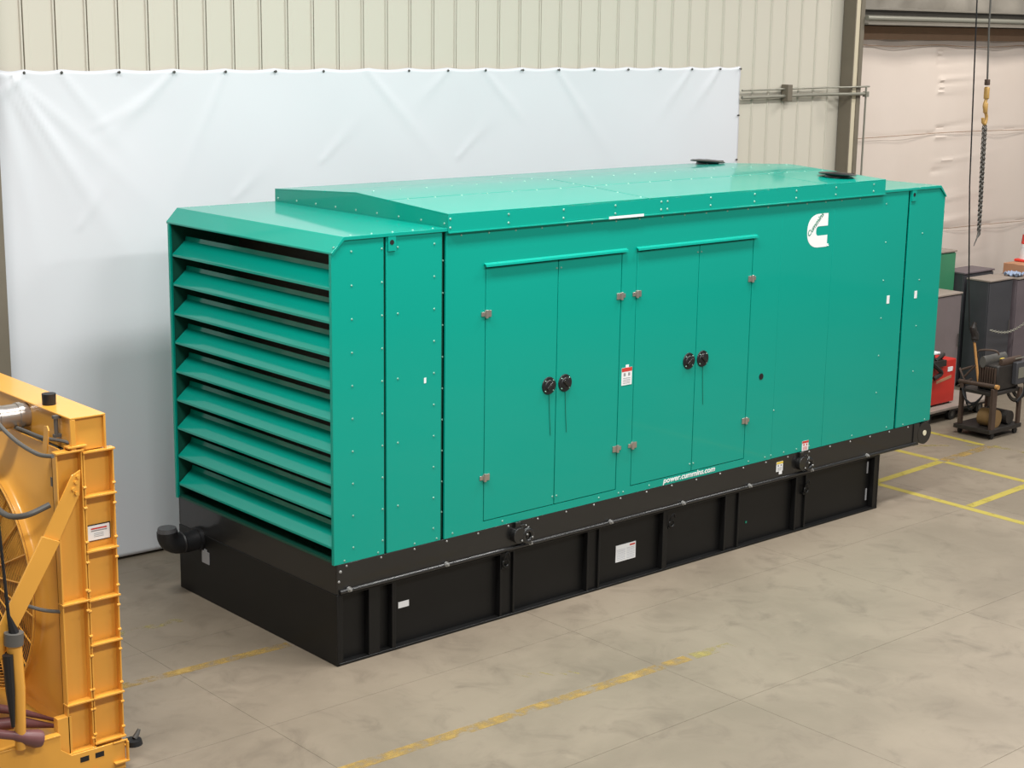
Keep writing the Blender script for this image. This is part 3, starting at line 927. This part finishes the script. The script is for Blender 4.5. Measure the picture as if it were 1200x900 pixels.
def side_frame(x0, x1, z0, z1, ribs, name='side_channel'):
    m = MB()
    m.box(x0, x1, RY + 0.055, RY + 0.065, z0, z1)
    m.box(x0, x0 + 0.010, RY, RY + 0.065, z0, z1)
    m.box(x1 - 0.010, x1, RY, RY + 0.065, z0, z1)
    o = m.build(name, 'yellow', RAD, 0.0015)
    for z in ribs:
        bx('stiffener', 'yellow', (x0 - 0.004, x1 + 0.008, RY - 0.012, RY + 0.055, z - 0.006, z + 0.006), o, 0.0015)
    s = MB()
    for z in ribs[1:]:
        for dz in (-0.07, 0.07):
            for xx in (x0 - 0.012, x1 - 0.02) if x1 > -2.2 else (x1 - 0.02,):
                s.cyl((xx, RY - 0.003, z + dz), (xx + 0.022, RY - 0.003, z + dz), 0.009, 0.009, 7)
    s.build('frame_bolts', 'yellow', o, kind='stuff')
    return o
SF = side_frame(-2.335, -2.118, 0.215, 2.262, [2.258, 1.955, 1.58, 1.24, 0.925, 0.545, 0.222])
SF2 = side_frame(-2.525, -2.341, 0.19, 2.285, [2.28, 1.25, 0.545, 0.20])
# core behind the frame
bx('core', 'core', (-2.46, -2.16, RY + 0.07, 1.66, 0.42, 2.265), RAD)
bx('far_side_channel', 'yellow', (-2.525, -2.118, 1.66, 1.72, 0.2, 2.28), RAD, 0.003)
# label plate
p = bx('label_plate', 'rubber', (-2.31, -2.138, RY + 0.047, RY + 0.054, 1.632, 1.745), SF, label='white data label with dark border')
q_ = MB(); q_.box(-2.303, -2.145, RY + 0.0445, RY + 0.0468, 1.638, 1.739); q_.build('label_face', 'white', SF)
q_ = MB(); q_.box(-2.28, -2.165, RY + 0.0432, RY + 0.0444, 1.712, 1.722); q_.build('label_heading', 'redp', SF)
q_ = MB(); q_.box(-2.28, -2.165, RY + 0.0432, RY + 0.0444, 1.698, 1.706)
for k in range(3): q_.box(-2.26, -2.19, RY + 0.0432, RY + 0.0444, 1.66 + 0.011 * k, 1.663 + 0.011 * k)
q_.build('label_print', 'greyp', SF, kind='stuff')
# small bracket on top of the inner channel
bx('top_bracket', 'yellow', (-2.44, -2.31, RY - 0.01, RY + 0.06, 2.30, 2.312), RAD, 0.002)
bx('bracket_web', 'yellow', (-2.44, -2.33, RY + 0.05, RY + 0.06, 2.262, 2.30), RAD)
# shroud: rectangular mouth drawn out to a round ring
yc, zc, rr = 0.52, 1.22, 0.82
n = 96
sh = MB()
y0, y1, z0, z1 = RY + 0.10, 1.62, 0.36, 2.26
rect, circ = [], []
for k in range(n):
    t_ = 2 * PI * k / n
    c_, s_ = math.cos(t_), math.sin(t_)
    hy, hz = (y1 - y0) / 2, (z1 - z0) / 2
    s0 = 1 / max(abs(c_) / hy, abs(s_) / hz)
    rect.append(((y0 + y1) / 2 + c_ * s0, (z0 + z1) / 2 + s_ * s0))
    circ.append((yc + rr * c_, zc + rr * s_))
steps = 10
for i in range(steps + 1):
    u = i / steps
    e = 1 - (1 - u) ** 2.2
    x = -2.47 - 0.11 * u
    for k in range(n):
        a = rect[k]; b = circ[k]
        sh.v.append((x, a[0] + (b[0] - a[0]) * e, a[1] + (b[1] - a[1]) * e))
for x, r_ in ((-2.615, rr), (-2.615, rr - 0.012), (-2.50, rr - 0.012)):
    for k in range(n):
        t_ = 2 * PI * k / n
        sh.v.append((x, yc + r_ * math.cos(t_), zc + r_ * math.sin(t_)))
for i in range(steps + 3):
    for k in range(n):
        k2 = (k + 1) % n
        sh.f.append((i * n + k, i * n + k2, (i + 1) * n + k2, (i + 1) * n + k))
sh.build('fan_shroud', 'yellow', RAD)
bx('shroud_flange', 'yellow', (-2.475, -2.462, RY + 0.07, 1.66, 0.30, 2.29), RAD)
gd = MB()
r_ = 0.30
while r_ < rr - 0.01:
    gd.ring((-2.62, yc, zc), 'x', r_, 0.0032, 80, 4); r_ += 0.0215
GUARD = gd.build('guard_wires', 'yellow', RAD, kind='stuff')
rb = MB()
for k in range(24):
    t_ = 2 * PI * (k + 0.4) / 24
    rb.tube([(-2.628, yc + 0.28 * math.cos(t_), zc + 0.28 * math.sin(t_)), (-2.628, yc + (rr + 0.01) * math.cos(t_), zc + (rr + 0.01) * math.sin(t_))], 0.0055, 6)
rb.ring((-2.628, yc, zc), 'x', rr, 0.008, 96, 6)
rb.build('guard_spokes', 'yellow', RAD, kind='stuff')
for k in range(8):
    t_ = 2 * PI * k / 8
    T = Matrix.Translation((-2.54, yc, zc)) @ Matrix.Rotation(t_, 4, 'X') @ Matrix.Rotation(R(35), 4, 'Y')
    fb = MB().box(-0.06, 0.06, 0.12, 0.76, -0.006, 0.006, Matrix.Translation((-2.54, yc, zc)) @ Matrix.Rotation(t_, 4, 'X') @ Matrix.Rotation(R(38), 4, 'Y'))
    fb.build('fan_blade', 'oily', RAD, 0.003)
MB().cyl((-2.60, yc, zc), (-2.47, yc, zc), 0.16, 0.16, 24).build('fan_hub', 'oily', RAD)
# diagonal brace: flat bar with a joggle
br = MB()
br.prism([(-2.362, 2.15), (-2.425, 2.12), (-2.64, 1.745), (-2.535, 1.695), (-2.375, 1.985)], 'y', RY - 0.008, RY + 0.004)
br.prism([(-2.655, 1.76), (-2.535, 1.70), (-3.02, 0.92), (-3.12, 0.98)], 'y', RY - 0.03, RY - 0.012)
BR = br.build('diagonal_brace', 'yellow', RAD, 0.002)
m = MB()
for x, z in ((-2.385, 2.11), (-2.40, 2.075), (-2.42, 2.03), (-2.40, 2.0)): m.cyl((x, RY - 0.008, z), (x, RY - 0.024, z), 0.012, 0.012, 8)
m.build('brace_bolts', 'yellow', BR, kind='stuff')
# base frame
bs = MB()
bs.prism([(-3.6, 0.0), (-2.135, 0.0), (-2.135, 0.20), (-2.22, 0.20), (-2.22, 0.205), (-2.525, 0.205), (-2.60, 0.265), (-2.60, 0.375), (-3.6, 0.375)], 'y', RY - 0.035, RY - 0.02)
bs.box(-3.6, -2.135, RY - 0.02, 1.7, 0.0, 0.03)
bs.box(-3.6, -2.60, RY - 0.04, RY + 0.02, 0.365, 0.377)
bs.box(-2.15, -2.135, RY - 0.02, 1.7, 0.0, 0.2)
bs.box(-3.6, -2.135, 1.68, 1.70, 0.0, 0.375)
BASE = bs.build('base_frame', 'yellow', RAD, 0.003)
bx('upright_stub', 'yellow', (-2.60, -2.50, RY + 0.0, RY + 0.06, 0.20, 0.47), RAD, 0.002)
for x in (-2.435, -2.325):
    bx('slot', 'rubber', (x - 0.032, x + 0.032, RY - 0.0365, RY - 0.034, 0.135, 0.172), BASE)
fb = MB(); fb.box(-2.225, -2.118, RY - 0.045, RY - 0.033, 0.20, 0.21); fb.box(-2.225, -2.118, RY - 0.065, RY - 0.033, 0.055, 0.067); fb.box(-2.13, -2.118, RY - 0.06, RY - 0.033, 0.06, 0.2)
fb.build('corner_bracket', 'yellow', BASE, 0.0015)
bx('red_cap', 'red', (-2.39, -2.345, RY - 0.06, RY - 0.034, 0.015, 0.055), BASE, 0.006)
# pipe stub and clamp into the top tank, hoses, ear
pp = MB(); pp.tube([(-2.40, 0.16, 2.40), (-2.78, 0.16, 2.40)], 0.082, 22)
PPE = pp.build('coolant_pipe', 'steel', RAD)
for xx in (-2.46, -2.60, -2.72):
    MB().tube([(xx - 0.014, 0.16, 2.40), (xx + 0.014, 0.16, 2.40)], 0.09, 22).build('hose_clamp', 'steel', PPE)
MB().tube(smooth_path([(-2.68, 0.06, 2.50), (-2.70, -0.05, 2.43), (-2.68, -0.28, 2.345), (-2.66, -0.55, 2.31), (-2.62, -0.68, 2.315)]), 0.014, 8).build('hose', 'hose', RAD)
MB().tube(smooth_path([(-2.50, 0.25, 2.33), (-2.50, 0.0, 2.335), (-2.48, -0.25, 2.33), (-2.42, -0.42, 2.33), (-2.36, -0.47, 2.30)]), 0.012, 8).build('hose', 'hose', RAD)
MB().tube(smooth_path([(-2.76, 0.12, 2.15), (-2.76, 0.02, 2.0), (-2.76, -0.06, 1.89), (-2.74, -0.22, 1.84), (-2.70, -0.42, 1.88), (-2.55, -0.45, 1.93)]), 0.02, 10).build('hose', 'hose', RAD)
MB().tube(smooth_path([(-2.74, -0.14, 1.22), (-2.72, -0.32, 1.25), (-2.62, -0.44, 1.22), (-2.50, -0.47, 1.19)]), 0.013, 8).build('hose', 'hose', RAD)
ear = MB().prism([(-0.40, 2.26), (-0.44, 2.42), (-0.42, 2.45), (-0.38, 2.44), (-0.34, 2.28)], 'x', -2.53, -2.52)
ear.build('lifting_ear', 'yellow', RAD, 0.002)
bx('access_cover', 'hose', (-2.512, -2.506, -0.445, -0.40, 2.04, 2.10), RAD)
# maroon pipes lying in the base and the clamped strut in front
MB().tube([(-3.0, -0.3, 0.60), (-2.77, -0.3, 0.505), (-2.50, -0.3, 0.36)], [0.034, 0.026, 0.01], 12).build('pipe', 'maroon', BASE, label='thin tapered maroon pipe')
MB().tube([(-3.2, -0.3, 0.50), (-2.77, -0.3, 0.425), (-2.50, -0.3, 0.32)], [0.05, 0.042, 0.012], 12).build('pipe', 'maroon', BASE, label='thick tapered maroon pipe')
MB().tube([(-3.25, -0.58, 0.60), (-2.93, -0.58, 0.475), (-2.85, -0.58, 0.44), (-2.78, -0.58, 0.41), (-2.75, -0.58, 0.40)], [0.03, 0.03, 0.05, 0.062, 0.055], 14).build('pipe', 'maroon', BASE, label='maroon pipe with a flared end')
ST = MB().tube([(-2.905, RY - 0.075, 1.13), (-2.89, RY - 0.075, 0.80), (-2.885, RY - 0.05, 0.37)], [0.05, 0.045, 0.035], 14).build('strut', 'yellow', BASE)
MB().tube([(-2.905, RY - 0.075, 1.10), (-2.90, RY - 0.075, 1.18)], 0.062, 18).build('clamp', 'hose', ST)
MB().tube([(-2.90, RY - 0.075, 1.18), (-2.93, RY - 0.075, 1.30), (-2.98, RY - 0.075, 2.3)], [0.035, 0.012, 0.008], 8).build('wire_rope', 'rubber', ST)
MB().tube([(-2.96, RY - 0.10, 1.05), (-2.955, RY - 0.10, 0.80), (-2.945, RY - 0.09, 0.55)], [0.035, 0.03, 0.012], 10).build('rubber_sleeve', 'rubber', ST)

# ---- levelling foot lying on the floor
t = thing('levelling_foot', 'small round black foot with a short stem on the floor beside the yellow radiator', 'foot', (-1.93, -0.26, 0))
MB().cyl((-1.915, -0.25, 0.0), (-1.915, -0.25, 0.035), 0.066, 0.058, 22).build('pad', 'rubber', t)
MB().tube([(-1.90, -0.24, 0.035), (-1.875, -0.235, 0.06), (-1.855, -0.23, 0.09)], [0.02, 0.018, 0.012], 10).build('stem', 'hose', t)

# ================================================================== RIGHT-HAND CLUTTER
def cabinet(label, x0, x1, y0, y1, h, m, mtop, doors=2, z0=0.0, group=None, handle=True, name='tool_cabinet', cat='cabinet'):
    t = thing(name, label, cat, ((x0 + x1) / 2, (y0 + y1) / 2, z0), group)
    bx('body', m, (x0, x1, y0 + 0.02, y1, z0 + 0.05, h - 0.025), t, 0.004)
    bx('plinth', 'oily', (x0 + 0.03, x1 - 0.03, y0 + 0.05, y1 - 0.02, z0, z0 + 0.05), t)
    bx('top', mtop, (x0 - 0.012, x1 + 0.012, y0 - 0.012, y1 + 0.005, h - 0.025, h), t, 0.005)
    wd = (x1 - x0) / doors
    for k in range(doors):
        d = bx('door', m, (x0 + k * wd + 0.005, x0 + (k + 1) * wd - 0.005, y0, y0 + 0.018, z0 + 0.07, h - 0.04), t, 0.003)
        hx = x0 + (k + 1) * wd - 0.05 if k % 2 == 0 else x0 + k * wd + 0.05
        if handle: MB().tube([(hx, y0 - 0.02, z0 + (h - z0) * 0.5), (hx, y0 - 0.02, z0 + (h - z0) * 0.62)], 0.008, 8).build('handle', 'ironchain', d)
    return t
cabinet('sage green steel cabinet against the beige curtain, behind the grey cabinet', 12.3, 13.16, 3.2, 3.5, 2.0, 'cabgreen', 'cabtop', 1, handle=False)
cabinet('low grey cabinet just right of the generator, in front of the green cabinet', 11.6, 12.46, 2.60, 3.08, 1.53, 'cabgrey', 'cabtop', 1)
cabinet('dark grey cabinet with bare pale top, the front one of the dark pair', 13.18, 13.77, 2.62, 3.0, 1.62, 'cabdark', 'cabtop', 1)
cabinet('dark grey cabinet with raised rim, standing behind the other dark cabinet', 13.2, 13.95, 3.06, 3.44, 1.68, 'cabdark', 'cabmauve', 1)
cabinet('mauve grey cabinet at the right frame edge, under the cardboard box', 13.87, 15.0, 2.6, 3.03, 1.60, 'cabmauve', 'cabtop', 2)
# cardboard box, rag and cone on that cabinet
t = thing('cardboard_box', 'flat brown cardboard box on the right-hand cabinet, under the cone', 'box', (14.4, 2.85, 1.60))
bx('carton', 'card', (14.10, 14.95, 2.66, 3.0, 1.602, 1.76), t, 0.004)
bx('paper_label', 'white', (14.42, 14.62, 2.655, 2.659, 1.64, 1.75), t)
bx('tape', 'card', (14.10, 14.95, 2.81, 2.86, 1.7605, 1.762), t)
t = thing('traffic_cone', 'red and white traffic cone on the cardboard box at the right edge', 'cone', (14.56, 2.84, 1.762))
bx('base', 'cone', (14.37, 14.75, 2.68, 3.0, 1.764, 1.80), t, 0.01)
zz = [(1.80, 0.165), (2.02, 0.15), (2.16, 0.138), (2.26, 0.13), (2.40, 0.116), (2.78, 0.075)]
for k, (nm, mm) in enumerate((('cone_band', 'white'), ('cone_ring', 'cone'), ('cone_band', 'white'), ('cone_ring', 'cone'), ('cone_tip', 'cone'))):
    MB().tube([(14.56, 2.84, zz[k][0]), (14.56, 2.84, zz[k + 1][0])], [zz[k][1], zz[k + 1][1]], 22).build(nm, mm, t)
rg = MB()
nx = 14
for i in range(nx + 1):
    for j in range(nx + 1):
        x = 13.885 + 0.19 * i / nx; y = 2.62 + 0.24 * j / nx
        rg.v.append((x, y, 1.622 + 0.02 * (1 + math.sin(i * 1.1 + j * 0.6)) + 0.015 * math.sin(j * 1.7)))
for i in range(nx):
    for j in range(nx):
        a = i * (nx + 1) + j
        rg.f.append((a, a + nx + 1, a + nx + 2, a + 1))
o = rg.build('rag', 'bluerag', origin=(13.95, 2.7, 1.60)); o.modifiers.new('s', 'SOLIDIFY').thickness = 0.008
tag(o, 'crumpled pale blue rag on the right-hand cabinet beside the cardboard box', 'rag')
# chain slung across the cabinets
t = thing('slung_chain', 'thin light chain slung across the fronts of the dark cabinets', 'chain', (13.7, 2.55, 0.95))
nl = 26
for k in range(nl):
    u = k / (nl - 1)
    x = 13.1 + 1.0 * u; z = 0.93 - 0.10 * math.sin(PI * u) + 0.06 * u
    MB().ring((x, 2.50, z), 'y' if k % 2 else 'z', 0.018, 0.006, 8, 4).build('link', 'galv', t)
# broom
t = thing('broom', 'long wooden broom handle leaning beside the grey cabinet', 'broom', (12.48, 2.28, 0))
MB().tube([(12.50, 2.22, 0.10), (12.44, 2.34, 0.90)], 0.018, 10).build('handle', 'wood', t)
bx('head', 'rust', (12.34, 12.66, 2.17, 2.26, 0.06, 0.12), t, 0.008)
MB().box(12.35, 12.65, 2.175, 2.255, 0.0, 0.06).build('bristles', 'wood', t, kind='stuff')
MB().tube(smooth_path([(12.43, 2.345, 1.14), (12.41, 2.35, 1.04), (12.45, 2.34, 0.96), (12.44, 2.335, 0.86)], 4), [0.03] * 3 + [0.05] * 4 + [0.055] * 4 + [0.03] * 2, 9).build('rag_wrap', 'oily', t, label='dark rag bundled on the handle tip')

# low steel dolly with the red welder on it
t = thing('steel_dolly', 'low flat steel dolly under the red welder', 'dolly', (11.4, 2.2, 0))
bx('deck', 'cabtop', (10.55, 12.25, 1.86, 2.52, 0.155, 0.19), t, 0.004)
bx('frame', 'oily', (10.6, 12.2, 1.92, 2.46, 0.105, 0.155), t)
for wx in (10.8, 11.35, 12.0):
    for wy in (1.93, 2.45):
        w_ = MB().cyl((wx, wy - 0.03, 0.08), (wx, wy + 0.03, 0.08), 0.08, 0.08, 20).build('wheel', 'rubber', t)
        MB().cyl((wx, wy - 0.034, 0.08), (wx, wy + 0.034, 0.08), 0.035, 0.035, 12).build('hub', 'hose', w_)
t = thing('red_welder', 'red welding power source with a dark control end, on the low dolly', 'welder', (11.2, 2.2, 0.19))
bx('case', 'red', (10.78, 11.52, 2.0, 2.42, 0.215, 0.80), t, 0.012)
for fx in (10.85, 11.45):
    for fy in (2.05, 2.37):
        MB().cyl((fx, fy, 0.19), (fx, fy, 0.216), 0.025, 0.025, 10).build('foot', 'rubber', t)
bx('rating_plate', 'white', (11.33, 11.44, 1.995, 2.0, 0.64, 0.70), t)
MB().prism([(11.08, 0.50), (11.42, 0.545), (11.42, 0.585), (11.08, 0.54)], 'y', 1.996, 2.0).build('stripe', 'card', t, label='tan stripe')
ct = MB(); ct.box(10.80, 11.22, 1.95, 2.30, 0.74, 0.82)
ct.tube(smooth_path([(10.85, 1.96, 0.85), (10.98, 1.94, 0.75), (11.08, 1.93, 0.66), (10.95, 1.95, 0.6)], 5), 0.03, 8)
ct.tube(smooth_path([(11.05, 2.0, 0.82), (11.18, 1.98, 0.9), (11.22, 2.05, 0.82)], 5), 0.022, 8)
ct.build('cable_bundle', 'oily', t)
bx('lid', 'white', (10.98, 11.14, 2.0, 2.12, 0.90, 0.93), t, 0.008)
MB().tube([(11.05, 2.06, 0.82), (11.05, 2.06, 0.90)], 0.03, 10).build('regulator', 'oily', t)

# engine welder on its cart
t = thing('engine_welder', 'oily dark engine welder on a frame cart, bottom right of the cabinets', 'welder', (11.1, 1.3, 0))
bx('base_tray', 'oily', (10.72, 11.45, 0.92, 1.85, 0.075, 0.13), t, 0.006)
for (wx, wy) in ((10.82, 0.98), (11.35, 0.98), (10.82, 1.78), (11.35, 1.78)):
    MB().cyl((wx, wy - 0.025, 0.04), (wx, wy + 0.025, 0.04), 0.04, 0.04, 14).build('caster', 'rubber', t)
bx('post', 'rust', (10.74, 10.83, 0.92, 1.0, 0.13, 0.66), t, 0.004)
bx('post', 'rust', (10.76, 10.82, 1.72, 1.80, 0.13, 0.66), t, 0.004)
bx('post', 'rust', (11.36, 11.42, 0.93, 1.0, 0.13, 0.60), t, 0.004)
bx('post', 'rust', (11.36, 11.42, 1.72, 1.80, 0.13, 0.60), t, 0.004)
bx('cross_plate', 'oily', (10.76, 11.42, 0.96, 1.80, 0.56, 0.60), t, 0.004)
MB().tube([(10.785, 0.90, 0.69), (10.785, 1.85, 0.68)], 0.028, 12).build('side_bar', 'rust', t)
MB().tube([(10.785, 0.86, 0.69), (10.785, 0.93, 0.69)], 0.03, 12).build('bar_end', 'wood', t)
bx('engine_block', 'oily', (10.90, 11.38, 1.02, 1.52, 0.60, 0.93), t, 0.02)
fins = MB()
for k in range(7): fins.box(10.87, 10.90, 1.06 + 0.06 * k, 1.085 + 0.06 * k, 0.64, 0.90)
fins.build('cooling_fins', 'rust', t, kind='stuff')
MB().tube([(10.86, 1.38, 0.96), (11.36, 1.38, 0.96)], 0.075, 16).build('air_cleaner', 'hose', t)
MB().tube([(10.98, 1.06, 0.965), (11.42, 1.06, 0.965)], 0.05, 14).build('muffler', 'rust', t)
bx('control_box', 'cabdark', (11.22, 11.46, 0.90, 1.02, 0.66, 0.95), t, 0.01)
bx('gauge_plate', 'galv', (11.26, 11.42, 0.893, 0.899, 0.74, 0.88), t)
MB().tube(smooth_path([(10.95, 1.60, 0.98), (10.92, 1.58, 1.07), (10.95, 1.45, 1.10), (11.0, 1.22, 1.10), (11.03, 1.17, 1.05)], 5), 0.014, 8).build('lifting_loop', 'rust', t)
bx('fuel_cap', 'yelp', (11.12, 11.2, 1.18, 1.25, 0.93, 0.99), t, 0.01)
MB().tube([(11.2, 0.94, 1.0), (11.58, 0.94, 1.0)], 0.008, 8).build('lever', 'galv', t)
MB().tube([(10.95, 1.40, 0.24), (10.95, 1.02, 0.24)], 0.115, 20).build('brass_cylinder', 'brass', t)
MB().tube([(11.24, 1.60, 0.22), (11.24, 1.0, 0.22)], 0.09, 18).build('dark_cylinder', 'oily', t)
# levers and hoses on the left of the engine
ar = [((10.80, 1.78, 0.72), (10.86, 1.55, 0.90)), ((10.82, 1.85, 0.82), (10.86, 1.62, 0.88)), ((10.78, 1.86, 0.62), (10.84, 1.60, 0.72)), ((10.80, 1.74, 0.70), (10.80, 1.88, 0.84))]
for a, b_ in ar:
    MB().tube([a, b_], 0.016, 8).build('lever', 'rust', t)
for k in range(4):
    MB().tube(smooth_path([(10.80, 1.80 - 0.02 * k, 0.66), (10.72, 1.62 - 0.05 * k, 0.50 - 0.05 * k), (10.78, 1.40 - 0.05 * k, 0.42 + 0.04 * k), (10.92, 1.3, 0.60)], 6), 0.012, 7).build('hose', 'rubber', t)
for k in range(5):
    cc = (11.50 + 0.03 * k, 1.0 + 0.08 * k, 0.68 - 0.02 * k)
    MB().ring(cc, 'y' if k % 2 else 'x', 0.19 + 0.014 * k, 0.018, 28, 7).build('cable_coil', 'hose' if k % 2 else 'oily', t)
MB().tube(smooth_path([(11.42, 0.94, 0.70), (11.47, 0.93, 0.62), (11.42, 0.93, 0.50), (11.30, 0.93, 0.42)], 6), 0.025, 8).build('hose', 'rubber', t)

# keep the cart short in depth
for c in [c for c in bpy.data.objects if c.parent == t]:
    oy = 0.92 - WL[t.name].y
    for v in c.data.vertices: v.co.y = oy + (v.co.y - oy) * 0.58
# ---- chain hoist, pull cord
t = thing('chain_hoist', 'hanging hoist rope with a yellow hook block and grey chain in front of the curtain', 'hoist', (12.7, 2.6, 2.3))
MB().tube([(12.58, 2.6, 7.0), (12.63, 2.6, 5.155), (12.688, 2.6, 4.42)], 0.013, 8).build('rope', 'ironchain', t)
bx('swivel', 'rust', (12.66, 12.72, 2.57, 2.63, 4.36, 4.44), t, 0.01)
hk = MB()
hk.box(12.665, 12.725, 2.565, 2.635, 4.17, 4.34)
hk.box(12.67, 12.72, 2.57, 2.63, 3.98, 4.13)
hk.build('hook_block', 'hookyellow', t, 0.02)
hk = MB().tube(smooth_path([(12.695, 2.6, 4.17), (12.66, 2.6, 4.08), (12.70, 2.6, 4.0), (12.735, 2.6, 3.93), (12.71, 2.6, 3.84), (12.66, 2.6, 3.86), (12.645, 2.6, 3.92)], 6), 0.022, 10)
hk.build('hook', 'hookyellow', t)
n_ = 44
la = MB().ring((0, 0, 0), 'x', 0.022, 0.009, 10, 5); lb = MB().ring((0, 0, 0), 'y', 0.022, 0.009, 10, 5)
fa = fb_ = None
for k in range(n_):
    u = k / (n_ - 1)
    src = la if k % 2 else lb
    P_ = Vector((12.705 + 0.055 * u, 2.6, 3.80 - 1.42 * u))
    for dx in (-0.022, 0.022):
        if k % 2:
            if fa is None:
                fa = la.build('link', 'ironchain', t); fa.data.transform(Matrix.Translation(WL[t.name])); c = fa
            else:
                c = fa.copy(); COL.objects.link(c)
        else:
            if fb_ is None:
                fb_ = lb.build('link', 'ironchain', t); fb_.data.transform(Matrix.Translation(WL[t.name])); c = fb_
            else:
                c = fb_.copy(); COL.objects.link(c)
        c.location = P_ + Vector((dx * (1 - 0.6 * u), 0, 0)) - WL[t.name]
MB().tube([(12.76, 2.6, 2.40), (12.765, 2.6, 2.32), (12.72, 2.6, 2.26), (12.66, 2.6, 2.16)], [0.02, 0.024, 0.01, 0.006], 8).build('end_hook', 'ironchain', t)
o = MB().tube([(12.18, 2.6, 7.0), (12.30, 2.6, 5.48), (12.45, 2.6, 3.0), (12.54, 2.55, 1.60), (12.56, 2.5, 1.0)], 0.010, 7).build('thin_dark_line', 'rubber', origin=(12.5, 2.6, 1.0))
tag(o, 'thin dark cord hanging left of the hook and chain', 'cord')
